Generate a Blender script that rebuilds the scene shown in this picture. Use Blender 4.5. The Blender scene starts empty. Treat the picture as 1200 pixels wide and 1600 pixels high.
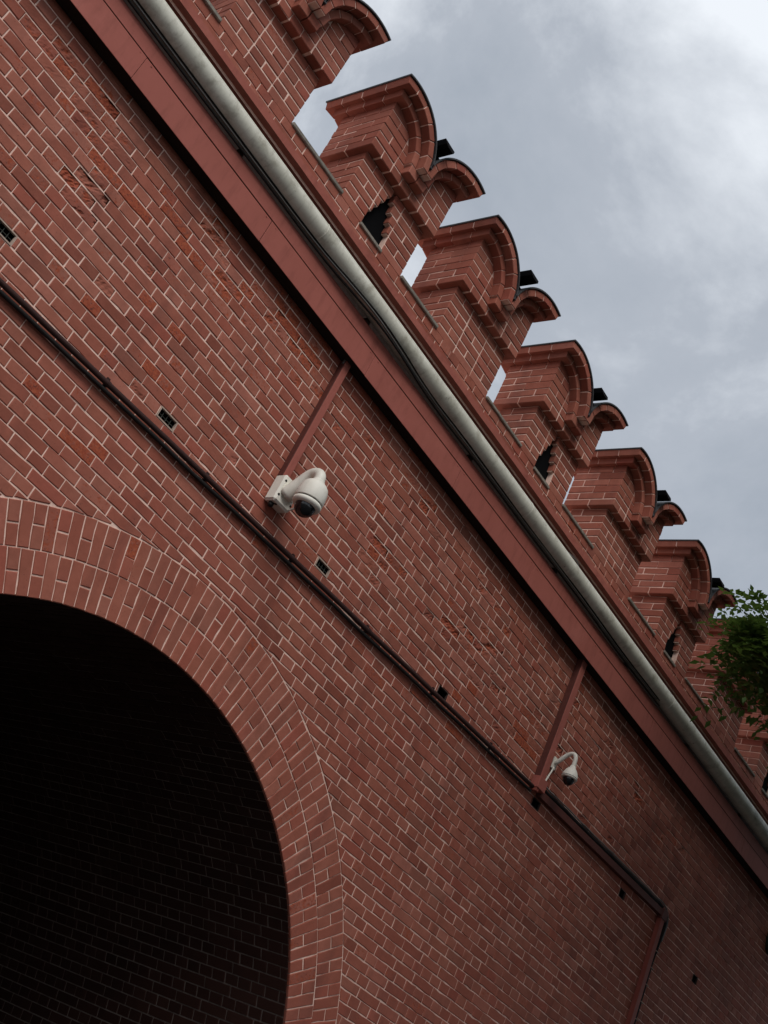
import bpy, math, random
from math import sin, cos, pi, sqrt, radians, atan2
from mathutils import Vector, Matrix, noise as mnoise

sc = bpy.context.scene
col = sc.collection
rng = random.Random(7)

# ------------------------------------------------------------------ camera
D = 5.678                      # distance from the camera to the wall face
ZC = 1.6                       # eye height
FPX = 1886.17                  # focal length in pixels of the 1200x1600 photograph
R_RIGHT = Vector((0.522834, -0.756698, 0.392495))
R_DOWN = Vector((0.611521, 0.012168, -0.791134))
R_FWD = Vector((0.593874, 0.653651, 0.469099))
cam = bpy.data.cameras.new('camera')
cam.sensor_fit = 'VERTICAL'
cam.sensor_height = 24.0
cam.lens = FPX * 24.0 / 1600.0
cam.clip_start = 0.05
cam.clip_end = 2000
co = bpy.data.objects.new('camera', cam)
m = Matrix.Identity(4)
for i in range(3):
    m[i][0] = R_RIGHT[i]; m[i][1] = -R_DOWN[i]; m[i][2] = -R_FWD[i]
m[2][3] = ZC
co.matrix_world = m
col.objects.link(co)
sc.camera = co

def pix(x, y, z):
    v = Vector((x, y, z - ZC)); d = v.dot(R_FWD)
    if d < 0.1: return None
    return 600 + FPX * v.dot(R_RIGHT) / d, 800 + FPX * v.dot(R_DOWN) / d, d

# ------------------------------------------------------------------ sky, sun, exposure
SUN_DIR = Vector((-0.55, -0.72, 0.92)).normalized()
world = bpy.data.worlds.new('World'); sc.world = world
world.use_nodes = True
wn = world.node_tree; wn.nodes.clear()
def WN(t, **k):
    n = wn.nodes.new(t)
    for a, b in k.items(): setattr(n, a, b)
    return n
out = WN('ShaderNodeOutputWorld'); bg = WN('ShaderNodeBackground'); bg.inputs['Strength'].default_value = 0.1
sky = WN('ShaderNodeTexSky'); sky.sky_type = 'NISHITA'; sky.sun_disc = False
sky.sun_elevation = math.asin(SUN_DIR.z); sky.sun_rotation = atan2(SUN_DIR.x, SUN_DIR.y)
sky.air_density = 1.0; sky.dust_density = 2.0
tc = WN('ShaderNodeTexCoord')
mp = WN('ShaderNodeMapping'); mp.inputs['Scale'].default_value = (1.0, 1.0, 1.35); mp.inputs['Location'].default_value = (-4.3597, 2.5823, 0.911)
n1 = WN('ShaderNodeTexNoise'); n1.inputs['Scale'].default_value = 2.6; n1.inputs['Detail'].default_value = 8; n1.inputs['Roughness'].default_value = 0.60; n1.inputs['Distortion'].default_value = 0.25
n2 = WN('ShaderNodeTexNoise'); n2.inputs['Scale'].default_value = 1.1; n2.inputs['Detail'].default_value = 4
r1 = WN('ShaderNodeValToRGB')
r1.color_ramp.elements[0].position = 0.34; r1.color_ramp.elements[0].color = (3.05, 3.42, 3.95, 1)
r1.color_ramp.elements[1].position = 0.70; r1.color_ramp.elements[1].color = (7.6, 7.95, 8.4, 1)
e = r1.color_ramp.elements.new(0.5); e.color = (3.85, 4.18, 4.7, 1)
ad = WN('ShaderNodeMath', operation='ADD'); ms = WN('ShaderNodeMath', operation='MULTIPLY_ADD')
ms.inputs[1].default_value = 0.55; ms.inputs[2].default_value = -0.27
mix = WN('ShaderNodeMix', data_type='RGBA'); mix.inputs[0].default_value = 0.93
L = wn.links.new
L(tc.outputs['Generated'], mp.inputs['Vector']); L(mp.outputs[0], n1.inputs['Vector']); L(mp.outputs[0], n2.inputs['Vector'])
L(n2.outputs[0], ms.inputs[0]); L(n1.outputs[0], ad.inputs[0]); L(ms.outputs[0], ad.inputs[1]); L(ad.outputs[0], r1.inputs[0])
L(sky.outputs[0], mix.inputs[6]); L(r1.outputs[0], mix.inputs[7]); L(mix.outputs[2], bg.inputs['Color']); L(bg.outputs[0], out.inputs['Surface'])

sun = bpy.data.lights.new('sun', 'SUN'); sun.energy = 1.5; sun.angle = radians(35); sun.color = (1.0, 0.96, 0.9)
so = bpy.data.objects.new('sun', sun); col.objects.link(so)
so.rotation_euler = SUN_DIR.to_track_quat('Z', 'Y').to_euler()

sc.render.engine = 'CYCLES'
sc.view_settings.view_transform = 'Standard'; sc.view_settings.look = 'None'
sc.view_settings.exposure = 0.3; sc.view_settings.gamma = 1.0; sc.view_settings.use_curve_mapping = False
sc.render.resolution_x = 768; sc.render.resolution_y = 1024

# ------------------------------------------------------------------ materials
class Mat:
    def __init__(s, name, rough=0.8, metal=0.0):
        s.m = bpy.data.materials.new(name); s.m.use_nodes = True
        s.t = s.m.node_tree; s.t.nodes.clear()
        s.o = s.n('ShaderNodeOutputMaterial'); s.b = s.n('ShaderNodeBsdfPrincipled')
        s.b.inputs['Roughness'].default_value = rough; s.b.inputs['Metallic'].default_value = metal
        s.b.inputs['Specular IOR Level'].default_value = 0.3
        s.l(s.b.outputs[0], s.o.inputs[0])
        s.g = s.n('ShaderNodeNewGeometry')
    def n(s, t, **k):
        x = s.t.nodes.new(t)
        for a, b in k.items(): setattr(x, a, b)
        return x
    def l(s, a, b): s.t.links.new(a, b)
    def noise(s, scale, detail=4, rough=0.55, vec=None, dist=0.0):
        x = s.n('ShaderNodeTexNoise'); x.inputs['Scale'].default_value = scale; x.inputs['Detail'].default_value = detail
        x.inputs['Roughness'].default_value = rough; x.inputs['Distortion'].default_value = dist
        s.l(vec if vec is not None else s.g.outputs['Position'], x.inputs['Vector']); return x.outputs[0]
    def ramp(s, v, *stops):
        x = s.n('ShaderNodeValToRGB'); cr = x.color_ramp
        cr.elements[0].position, cr.elements[0].color = stops[0][0], (*stops[0][1], 1) if len(stops[0][1]) == 3 else stops[0][1]
        cr.elements[1].position, cr.elements[1].color = stops[-1][0], (*stops[-1][1], 1)
        for p, c in stops[1:-1]:
            q = cr.elements.new(p); q.color = (*c, 1)
        s.l(v, x.inputs[0]); return x.outputs[0]
    def step(s, v, a, b):
        x = s.n('ShaderNodeMapRange'); x.inputs[1].default_value = a; x.inputs[2].default_value = b; s.l(v, x.inputs[0]); return x.outputs[0]
    def math(s, op, a, b):
        x = s.n('ShaderNodeMath', operation=op)
        for i, v in enumerate((a, b)):
            if isinstance(v, (int, float)): x.inputs[i].default_value = v
            else: s.l(v, x.inputs[i])
        return x.outputs[0]
    def mix(s, f, a, b, mode='MIX'):
        x = s.n('ShaderNodeMix', data_type='RGBA', blend_type=mode)
        for i, v in ((0, f), (6, a), (7, b)):
            if isinstance(v, (int, float)): x.inputs[i].default_value = v
            elif isinstance(v, tuple): x.inputs[i].default_value = (*v, 1)
            else: s.l(v, x.inputs[i])
        return x.outputs[2]
    def bump(s, h, strength=0.3, dist=0.01, prev=None):
        x = s.n('ShaderNodeBump'); x.inputs['Strength'].default_value = strength; x.inputs['Distance'].default_value = dist
        s.l(h, x.inputs['Height'])
        if prev is not None: s.l(prev, x.inputs['Normal'])
        return x.outputs[0]
    def color(s, v):
        if isinstance(v, tuple): s.b.inputs['Base Color'].default_value = (*v, 1)
        else: s.l(v, s.b.inputs['Base Color'])
    def normal(s, v): s.l(v, s.b.inputs['Normal'])

def brick_material(name, tint=1.0):
    M = Mat(name, 0.82)
    at = M.n('ShaderNodeAttribute', attribute_name='bcol')
    sp = M.n('ShaderNodeSeparateColor'); M.l(at.outputs['Color'], sp.inputs[0])
    rnd, wear, tone = sp.outputs[0], sp.outputs[1], sp.outputs[2]
    base = M.ramp(rnd, (0.0, (.285, .080, .050)), (0.30, (.37, .108, .068)), (0.7, (.42, .135, .086)), (1.0, (.475, .165, .112)))
    base = M.mix(M.math('MULTIPLY', M.step(tone, .80, 1.0), .6), base, (.33, .125, .085))
    base = M.mix(M.math('MULTIPLY', M.step(tone, .18, .0), .55), base, (.40, .088, .058))
    mot = M.noise(9, 5, 0.6)
    base = M.mix(M.step(mot, .35, .75), base, M.mix(1.0, base, (.80, .77, .74), 'MULTIPLY'))
    big = M.noise(1.3, 5, 0.6)
    base = M.mix(M.math('MULTIPLY', M.step(big, .46, .70), .65), base, (.345, .092, .058))
    # pale dusty bloom
    dust = M.noise(2.7, 6, 0.65)
    base = M.mix(M.math('MULTIPLY', M.step(dust, .55, .8), .22), base, (.50, .235, .16))
    stm = M.n('ShaderNodeMapping'); stm.inputs['Scale'].default_value = (1, 1, .16); M.l(M.g.outputs['Position'], stm.inputs[0])
    base = M.mix(M.math('MULTIPLY', M.step(M.noise(5.5, 5, .6, stm.outputs[0]), .52, .72), .5), base, (.19, .062, .045))
    # worn paint, the orange fired clay shows through
    w1 = M.noise(34, 5, 0.62)
    wm = M.math('ADD', w1, M.math('MULTIPLY', wear, .62))
    mask = M.step(wm, .76, .90)
    clay = M.ramp(M.noise(60, 4, .6), (.3, (.29, .050, .024)), (.7, (.45, .105, .045)))
    base = M.mix(mask, base, clay)
    # little dark chips
    w2 = M.noise(75, 3, .6)
    chips = M.math('MULTIPLY', M.step(M.math('ADD', w2, M.math('MULTIPLY', wear, .14)), .68, .74), .75)
    base = M.mix(chips, base, (.105, .030, .024))
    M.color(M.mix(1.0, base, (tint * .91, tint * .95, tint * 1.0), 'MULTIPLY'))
    h = M.math('ADD', M.math('MULTIPLY', M.noise(26, 6, .6), 1.0), M.math('MULTIPLY', mask, -.55))
    b1 = M.bump(h, .38, .006)
    b2 = M.bump(M.noise(190, 3, .6), .22, .002, b1)
    M.normal(b2)
    return M.m

def mortar_material(name, c1, c2):
    M = Mat(name, 0.9)
    M.color(M.ramp(M.noise(14, 6, .65), (.3, c1), (.7, c2)))
    M.normal(M.bump(M.noise(90, 5, .65), .5, .004))
    return M.m

def paint_material(name, c1, c2, rough=.6, scale=3, bump=.1):
    M = Mat(name, rough)
    st = M.n('ShaderNodeMapping'); st.inputs['Scale'].default_value = (1.0, 1.0, .22); M.l(M.g.outputs['Position'], st.inputs[0])
    c = M.ramp(M.noise(scale, 6, .6), (.3, c1), (.75, c2))
    streak = M.noise(16, 5, .6, st.outputs[0])
    c = M.mix(M.math('MULTIPLY', M.step(streak, .5, .75), .5), c, tuple(v * .6 for v in c1))
    c = M.mix(M.math('MULTIPLY', M.step(M.noise(1.7, 6, .7), .55, .75), .3), c, tuple(min(1, v * 1.3 + .03) for v in c2))
    spot = M.noise(120, 2, .5)
    c = M.mix(M.math('MULTIPLY', M.step(spot, .74, .78), .6), c, tuple(v * .45 for v in c1))
    M.color(c); M.normal(M.bump(M.noise(25, 4), bump, .004)); M.b.inputs['Specular IOR Level'].default_value = .15; return M.m

def plain_material(name, c, rough=.6, metal=0.0, var=.25):
    M = Mat(name, rough, metal)
    M.color(M.ramp(M.noise(30, 5, .6), (.3, tuple(v * (1 - var) for v in c)), (.7, c)))
    M.normal(M.bump(M.noise(80, 3), .12, .003)); return M.m

BRICK = brick_material('painted_brick')
BRICK_IN = brick_material('dark_passage_brick', .11)  # same brick colours, multiplied down to a much darker tone
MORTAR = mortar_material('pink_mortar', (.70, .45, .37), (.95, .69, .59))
MORTAR_IN = mortar_material('dark_passage_mortar', (.16, .125, .11), (.27, .22, .19))  # darker mortar tone for the passage
RED_PAINT = paint_material('red_sheet_paint', (.36, .112, .088), (.405, .128, .102), .65)
RED_DARK = paint_material('dark_red_duct_paint', (.24, .062, .046), (.29, .080, .060), .55)
BAND = paint_material('red_band_render', (.33, .098, .076), (.39, .128, .098), .8, 6, .4)
STONE = plain_material('grey_stone', (.30, .27, .23), .85, 0, .45)
FELT = plain_material('dark_roofing_sheet', (.085, .085, .09), .55, .2, .4)
M = Mat('bitumen_and_hole_shade', .95); M.color((.006, .006, .007)); M.b.inputs['Specular IOR Level'].default_value = .05; BLACK = M.m  # bitumen on the gutters; also paints the dark inside holes
CABLE = plain_material('black_cable', (.014, .012, .012), .8)
CABLE_GREY = plain_material('grey_cable', (.16, .155, .15), .5)
CONDUIT = plain_material('brown_conduit', (.050, .020, .017), .75)
DUCT_BROWN = plain_material('dark_brown_duct', (.12, .036, .028), .65)
VOID = plain_material('dark_void', (.004, .004, .004), .95)
GRILLE = plain_material('vent_grille', (.045, .05, .042), .7)
VFRAME = plain_material('vent_mortar_frame', (.50, .38, .31), .85)
WHITE = paint_material('camera_white_paint', (.76, .73, .65), (.84, .81, .73), .35, 12, .03)
GROOVE = plain_material('dirty_shaded_recess', (.07, .045, .038), .9, 0, .5)  # dirt and the shade of the recess, both in the colour
SOFFIT = plain_material('grimy_shaded_underside', (.018, .012, .011), .9, 0, .4)  # grime plus the shade under the trunking, put into the colour
GATE = plain_material('added_gate_dark_wood', (.035, .022, .016), .7)

M = Mat('black_camera_glass', .05); M.color((.006, .006, .008)); M.b.inputs['Specular IOR Level'].default_value = .6; LENS = M.m
M = Mat('black_seal', .5); M.color((.012, .012, .012)); SEAL = M.m

M = Mat('galvanised_pipe', .42)
st = M.n('ShaderNodeMapping'); st.inputs['Scale'].default_value = (1.0, .25, .25); M.l(M.g.outputs['Position'], st.inputs[0])
c = M.ramp(M.noise(4, 5, .6), (.3, (.60, .585, .50)), (.75, (.78, .765, .67)))
ringn = M.noise(38, 4, .6, st.outputs[0])
c = M.mix(M.math('MULTIPLY', M.step(ringn, .52, .75), .45), c, (.36, .335, .27))
blot = M.noise(6, 6, .7)
c = M.mix(M.math('MULTIPLY', M.step(blot, .52, .70), .7), c, (.30, .275, .21))
dk = M.noise(17, 6, .75)
c = M.mix(M.math('MULTIPLY', M.step(dk, .645, .70), .85), c, (.045, .04, .035))
M.color(c); M.normal(M.bump(M.noise(20, 5), .12, .004)); PIPE = M.m

M = Mat('leaf', .5)
oi = M.n('ShaderNodeAttribute', attribute_name='bcol'); sp = M.n('ShaderNodeSeparateColor'); M.l(oi.outputs['Color'], sp.inputs[0])
M.color(M.ramp(sp.outputs[0], (0, (.032, .080, .020)), (.5, (.075, .150, .034)), (.85, (.14, .22, .050)), (1, (.24, .22, .07))))
tr = M.n('ShaderNodeBsdfTranslucent'); mx = M.n('ShaderNodeMixShader'); mx.inputs[0].default_value = .3
tr.inputs[0].default_value = (.14, .23, .04, 1)
M.l(M.b.outputs[0], mx.inputs[1]); M.l(tr.outputs[0], mx.inputs[2]); M.l(mx.outputs[0], M.o.inputs[0]); LEAF = M.m
BARK = plain_material('bark', (.07, .052, .038), .9, 0, .5)
M = Mat('asphalt', .9); M.color(M.ramp(M.noise(3, 8, .7), (.3, (.045, .044, .042)), (.7, (.07, .068, .064)))); M.normal(M.bump(M.noise(150, 4), .5, .005)); ASPHALT = M.m
M = Mat('lamp_glass', .2); M.color((.03, .045, .03)); LAMPGLASS = M.m

# ------------------------------------------------------------------ mesh helpers
class MB:
    def __init__(s): s.v = []; s.f = []; s.a = []
    def add(s, vs, fs, a=(0.5, 0, 0.5)):
        o = len(s.v); s.v += [tuple(v) for v in vs]; s.f += [tuple(i + o for i in f) for f in fs]; s.a += [a] * len(fs)
    def join(s, b):
        o = len(s.v); s.v += b.v; s.f += [tuple(i + o for i in f) for f in b.f]; s.a += b.a
    def build(s, name, mat, parent=None, smooth=False):
        me = bpy.data.meshes.new(name); me.from_pydata(s.v, [], s.f)
        at = me.attributes.new('bcol', 'FLOAT_COLOR', 'FACE')
        flat = []
        for a in s.a: flat += [a[0], a[1], a[2], 1.0]
        at.data.foreach_set('color', flat)
        me.materials.append(mat)
        if smooth: me.polygons.foreach_set('use_smooth', [True] * len(me.polygons))
        me.update()
        o = bpy.data.objects.new(name, me); col.objects.link(o)
        if parent is not None: o.parent = parent
        return o

def box(b, x0, x1, y0, y1, z0, z1, a=(.5, 0, .5)):
    b.add([(x0, y0, z0), (x1, y0, z0), (x1, y1, z0), (x0, y1, z0), (x0, y0, z1), (x1, y0, z1), (x1, y1, z1), (x0, y1, z1)],
          [(0, 3, 2, 1), (4, 5, 6, 7), (0, 1, 5, 4), (1, 2, 6, 5), (2, 3, 7, 6), (3, 0, 4, 7)], a)

def cbox(b, x0, x1, y0, y1, z0, z1, ch=.004, a=(.5, 0, .5), jit=0.0):
    """chamfered box, 44 triangles"""
    lo = (x0, y0, z0); hi = (x1, y1, z1); ch = min(ch, (x1 - x0) * .3, (y1 - y0) * .3, (z1 - z0) * .3)
    idx = {}; vs = []
    for sx in (0, 1):
        for sy in (0, 1):
            for sz in (0, 1):
                j = [rng.uniform(-jit, jit) for _ in range(3)]
                for ax in range(3):
                    p = []
                    for k, s_ in enumerate((sx, sy, sz)):
                        e_ = hi[k] if s_ else lo[k]
                        if k != ax: e_ += -ch if s_ else ch
                        p.append(e_ + j[k])
                    idx[(sx, sy, sz, ax)] = len(vs); vs.append(p)
    fs = []
    def q(*k): fs.append(tuple(idx[i] for i in k))
    for s_ in (0, 1):
        f0 = [(s_, 0, 0, 0), (s_, 1, 0, 0), (s_, 1, 1, 0), (s_, 0, 1, 0)]
        f1 = [(0, s_, 0, 1), (0, s_, 1, 1), (1, s_, 1, 1), (1, s_, 0, 1)]
        f2 = [(0, 0, s_, 2), (1, 0, s_, 2), (1, 1, s_, 2), (0, 1, s_, 2)]
        for f in (f0, f1, f2): q(*(f if s_ else f[::-1]))
    for a1 in (0, 1):
        for a2 in (0, 1):
            fl = (a1 == a2)
            e1 = [(0, a1, a2, 1), (1, a1, a2, 1), (1, a1, a2, 2), (0, a1, a2, 2)]
            e2 = [(a1, 0, a2, 2), (a1, 1, a2, 2), (a1, 1, a2, 0), (a1, 0, a2, 0)]
            e3 = [(a1, a2, 0, 0), (a1, a2, 1, 0), (a1, a2, 1, 1), (a1, a2, 0, 1)]
            for f in (e1, e2, e3): q(*(f if fl else f[::-1]))
    for sx in (0, 1):
        for sy in (0, 1):
            for sz in (0, 1):
                f = [(sx, sy, sz, 0), (sx, sy, sz, 1), (sx, sy, sz, 2)]
                q(*(f if (sx + sy + sz) % 2 else f[::-1]))
    b.add(vs, fs, a)

def inset(poly, d):
    n = len(poly); out = []
    for i in range(n):
        p0, p1, p2 = poly[i - 1], poly[i], poly[(i + 1) % n]
        e1 = (p1[0] - p0[0], p1[1] - p0[1]); e2 = (p2[0] - p1[0], p2[1] - p1[1])
        l1 = math.hypot(*e1) or 1e-9; l2 = math.hypot(*e2) or 1e-9
        n1_ = (-e1[1] / l1, e1[0] / l1); n2_ = (-e2[1] / l2, e2[0] / l2)
        k = 1 + n1_[0] * n2_[0] + n1_[1] * n2_[1]
        k = max(k, .35)
        out.append((p1[0] + d * (n1_[0] + n2_[0]) / k, p1[1] + d * (n1_[1] + n2_[1]) / k))
    return out

def clip(poly, nx, nz, d):
    """keep nx*x+nz*z >= d"""
    out = []
    n = len(poly)
    for i in range(n):
        p, q = poly[i], poly[(i + 1) % n]
        a = nx * p[0] + nz * p[1] - d; c_ = nx * q[0] + nz * q[1] - d
        if a >= 0: out.append(p)
        if (a >= 0) != (c_ >= 0):
            t = a / (a - c_); out.append((p[0] + t * (q[0] - p[0]), p[1] + t * (q[1] - p[1])))
    res = []
    for p in out:
        if not res or math.hypot(p[0] - res[-1][0], p[1] - res[-1][1]) > .003: res.append(p)
    if len(res) > 1 and math.hypot(res[0][0] - res[-1][0], res[0][1] - res[-1][1]) < .003: res.pop()
    return res

def area(poly):
    return .5 * sum(poly[i - 1][0] * poly[i][1] - poly[i][0] * poly[i - 1][1] for i in range(len(poly)))

def wavy(poly, amp=.0016, step=.075):
    out_ = []
    n = len(poly)
    for i in range(n):
        p, q = poly[i], poly[(i + 1) % n]
        L_ = math.hypot(q[0] - p[0], q[1] - p[1]); k = max(1, min(4, int(round(L_ / step))))
        ux, uz = (q[0] - p[0]) / max(L_, 1e-6), (q[1] - p[1]) / max(L_, 1e-6)
        out_.append(p)
        for j in range(1, k):
            t = j / k + rng.uniform(-.12, .12) / k; d_ = rng.gauss(0, amp) + (.0035 if rng.random() < .07 else 0)
            out_.append((p[0] + (q[0] - p[0]) * t - uz * d_, p[1] + (q[1] - p[1]) * t + ux * d_))
    return out_

def prism(b, poly, y, depth, ch=.004, a=(.5, 0, .5), jit=.0012):
    """brick whose face is the polygon (x,z) at plane y, looking towards -y"""
    n = len(poly)
    p1 = [(p[0] + rng.uniform(-jit, jit), p[1] + rng.uniform(-jit, jit)) for p in poly]
    p2 = inset(p1, ch)
    dy = rng.uniform(-.0018, .0018)
    vs = [(p[0], y + depth, p[1]) for p in p1] + [(p[0], y + ch + dy, p[1]) for p in p1] + \
         [(p[0], y + dy + rng.uniform(-.0009, .0009), p[1]) for p in p2]
    fs = [tuple(range(2 * n, 3 * n))]
    for i in range(n):
        j = (i + 1) % n
        fs.append((n + i, n + j, 2 * n + j, 2 * n + i)); fs.append((i, j, n + j, n + i))
    b.add(vs, fs, a)

def rough_brick(b, x0, x1, z0, z1, y, depth, amp, seed, a, ch=.004):
    """spalled brick: crumbled face on a small grid"""
    nx = 16 if x1 - x0 > .17 else 8; nz = 5; hs = []
    vs = []; fs = []
    for k in range(nz + 1):
        for i in range(nx + 1):
            u = i / nx; w = k / nz
            x = x0 + ch + u * (x1 - x0 - 2 * ch); z = z0 + ch + w * (z1 - z0 - 2 * ch)
            n0_ = mnoise.noise(Vector((x * 8 + seed, z * 12, seed * 1.7))) + .28 * mnoise.noise(Vector((x * 34, z * 40 + seed, 3.1)))
            n1_ = mnoise.noise(Vector((x * 70, z * 80, seed)))
            h = min(1, max(0, (n0_ + .02) * 3.2)) * (.65 + .5 * n1_) * amp + .0012 * n1_; hs.append(h)
            x += mnoise.noise(Vector((x * 40, z * 40, seed))) * .002; z += mnoise.noise(Vector((x * 40 + 9, z * 40, seed))) * .002
            vs.append((x, y + h, z))
    for k in range(nz):
        for i in range(nx):
            q = k * (nx + 1) + i; fs.append((q, q + 1, q + nx + 2, q + nx + 1))
    rim = [i for i in range(nx + 1)] + [k * (nx + 1) + nx for k in range(1, nz + 1)] + \
          [nz * (nx + 1) + i for i in range(nx - 1, -1, -1)] + [k * (nx + 1) for k in range(nz - 1, 0, -1)]
    o = len(vs)
    for r_ in rim:
        x, yy, z = vs[r_]
        X = x0 if x < (x0 + ch * 2) else (x1 if x > x1 - ch * 2 else x)
        Z = z0 if z < (z0 + ch * 2) else (z1 if z > z1 - ch * 2 else z)
        vs.append((X, max(yy + .003, y + ch), Z))
    o2 = len(vs)
    for k in range(len(rim)):
        v = vs[o + k]; vs.append((v[0], y + depth, v[2]))
    n = len(rim)
    for k in range(n):
        j = (k + 1) % n
        fs.append((rim[k], o + k, o + j, rim[j])); fs.append((o + k, o2 + k, o2 + j, o + j))
    for f in fs[:nx * nz]:
        hh = sum(hs[i] for i in f) / 4 / max(amp, 1e-6)
        b.f.append(tuple(i + len(b.v) for i in f)); b.a.append((a[0], min(1, a[1] + (.20 if hh > .3 else 0)), a[2]))
    o3 = len(b.v); b.v += [tuple(v) for v in vs]
    for f in fs[nx * nz:]: b.f.append(tuple(i + o3 for i in f)); b.a.append(a)

def tube(b, pts, r, seg=10, a=(.5, 0, .5), caps=True, r_end=None):
    pts = [Vector(p) for p in pts]; n = len(pts)
    rings = []; vs = []; fs = []
    t0 = (pts[1] - pts[0]).normalized()
    up = Vector((0, 0, 1)) if abs(t0.z) < .9 else Vector((0, 1, 0))
    nrm = (up - t0 * up.dot(t0)).normalized()
    for i, p in enumerate(pts):
        t = (pts[min(i + 1, n - 1)] - pts[max(i - 1, 0)]).normalized()
        nrm = (nrm - t * nrm.dot(t)).normalized(); bn = t.cross(nrm)
        rr = r if r_end is None else r + (r_end - r) * i / (n - 1)
        if isinstance(r, (list, tuple)): rr = r[i]
        for k in range(seg):
            an = 2 * pi * k / seg
            vs.append(p + (nrm * cos(an) + bn * sin(an)) * rr)
    for i in range(n - 1):
        for k in range(seg):
            j = (k + 1) % seg
            fs.append((i * seg + k, i * seg + j, (i + 1) * seg + j, (i + 1) * seg + k))
    if caps:
        fs.append(tuple(range(seg - 1, -1, -1))); fs.append(tuple((n - 1) * seg + k for k in range(seg)))
    b.add(vs, fs, a)

def lathe(b, cx, cy, prof, seg=40):
    vs = []; fs = []
    for r_, z in prof:
        for k in range(seg):
            an = 2 * pi * k / seg; vs.append((cx + r_ * cos(an), cy + r_ * sin(an), z))
    for i in range(len(prof) - 1):
        for k in range(seg):
            j = (k + 1) % seg; fs.append((i * seg + k, (i + 1) * seg + k, (i + 1) * seg + j, i * seg + j))
    fs.append(tuple(range(seg))); fs.append(tuple((len(prof) - 1) * seg + k for k in range(seg - 1, -1, -1)))
    b.add(vs, fs)

def bez(p0, p1, p2, p3, n=14):
    P = [Vector(p) for p in (p0, p1, p2, p3)]; o = []
    for i in range(n + 1):
        t = i / n; o.append(P[0] * (1 - t) ** 3 + P[1] * 3 * t * (1 - t) ** 2 + P[2] * 3 * t * t * (1 - t) + P[3] * t ** 3)
    return o

def tag(o, label, cat, group=None, kind=None):
    if label: o['label'] = label
    if cat: o['category'] = cat
    if group: o['group'] = group
    if kind: o['kind'] = kind
    return o
def empty(name, loc=(0, 0, 0)):
    o = bpy.data.objects.new(name, None); o.empty_display_size = .1; col.objects.link(o); return o

# ------------------------------------------------------------------ ground
b = MB(); b.add([(-400, -400, 0), (400, -400, 0), (400, 400, 0), (-400, 400, 0)], [(0, 1, 2, 3)])
g = b.build('ground', ASPHALT); g['kind'] = 'structure'

# ------------------------------------------------------------------ the wall
C = .0770            # course pitch
P = .1322            # header pitch
J = .0072            # joint width
REC = .0055          # mortar recess
XC, ZA, RI, RM, RO = 4.21, 1.39, 2.396, 2.651, 2.906      # arch centre, radii of its two rings
X0, X1 = -3.0, 18.5
Z_TOP = 6.50
VENTS = [  # x, z centre, width, grille, label
    (1.83, 5.02, .155, True, 'small barred air vent in the brickwork at the left edge of the photo'),
    (3.262, 4.94, .155, True, 'small barred air vent just above the cable run, left of the big white dome camera'),
    (4.882, 5.02, .15, True, 'small barred air vent just right below the big white dome camera'),
    (6.526, 4.97, .13, False, 'small dark air vent touching the cable run halfway between the two cameras'),
    (8.17, 4.875, .13, False, 'dark square vent hole under the lower end of the duct by the small camera'),
    (9.953, 4.90, .11, False, 'dark square vent hole just under the sloping duct near its bend'),
    (11.826, 4.815, .11, False, 'dark square vent hole farthest right, below the bent duct')]
ROW0 = 0.02
def row_of(z): return int(math.floor((z - ROW0) / C))
vent_rows = {}
for v in VENTS: vent_rows.setdefault(row_of(v[1]), []).append(v)

DAMAGE = [(1.77, 6.07), (1.6, 6.04), (1.83, 6.06), (1.96, 5.5), (1.53, 6.03), (2.85, 6.11), (3.09, 5.88), (3.58, 6.16), (3.85, 6.0), (3.59, 6.05), (6.25, 5.47), (6.61, 5.53), (6.43, 5.5), (8.06, 5.43), (9.7, 5.81), (3.7, 6.2), (2.0, 5.45), (1.86, 5.98), (2.1, 5.62), (5.35, 5.33), (5.2, 5.43), (6.9, 5.62), (7.1, 5.4), (5.5, 6.0), (10.4, 5.7)]
EXPOSED = [(2.26, 5.79), (2.64, 5.88), (2.79, 5.84), (3.07, 5.86), (2.45, 5.06), (2.73, 5.37), (2.99, 5.38), (3.11, 5.24), (3.04, 5.04), (3.14, 5.08), (5.13, 5.42), (5.25, 5.34), (5.92, 5.14), (5.73, 5.09), (6.26, 5.07), (6.68, 5.1), (6.84, 5.23), (7.67, 5.3), (7.83, 5.24), (7.54, 5.32), (7.7, 5.2), (7.6, 5.42), (2.5, 4.45), (2.95, 4.47), (3.88, 6.07), (2.92, 4.37), (3.05, 5.13), (4.81, 5.41)]

def wear_at(x, z):
    """(exposed clay amount, spall depth) for a brick centred there"""
    w = abs(rng.gauss(.05, .14)); s = 0
    n_ = mnoise.noise(Vector((x * .55, z * .9, 4.2)))
    hi = (z - 4.6) / 1.6                     # the upper wall is more weathered
    if hi > 0:
        w += max(0, n_ * .35 + .05) * min(1, hi)
        if rng.random() < .05 * min(1, hi) + max(0, n_) * .10: s = rng.uniform(.005, .012)
    for (a_, c_) in DAMAGE:
        dd = math.hypot(a_ - x, (c_ - z) * 1.6)
        if dd < .12: s = max(s, rng.uniform(.010, .021)); w += .14
        elif dd < .28 and rng.random() < .22: s = max(s, rng.uniform(.004, .010)); w += .10
    if z > 4.3 and rng.random() < .022: w = max(w, rng.uniform(.30, .62))
    for (a_, c_) in EXPOSED:
        if abs(a_ - x) < .075 and abs(c_ - z) < C * .55: w = max(w, rng.uniform(.42, .85))
    return min(w, 1), s

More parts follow.
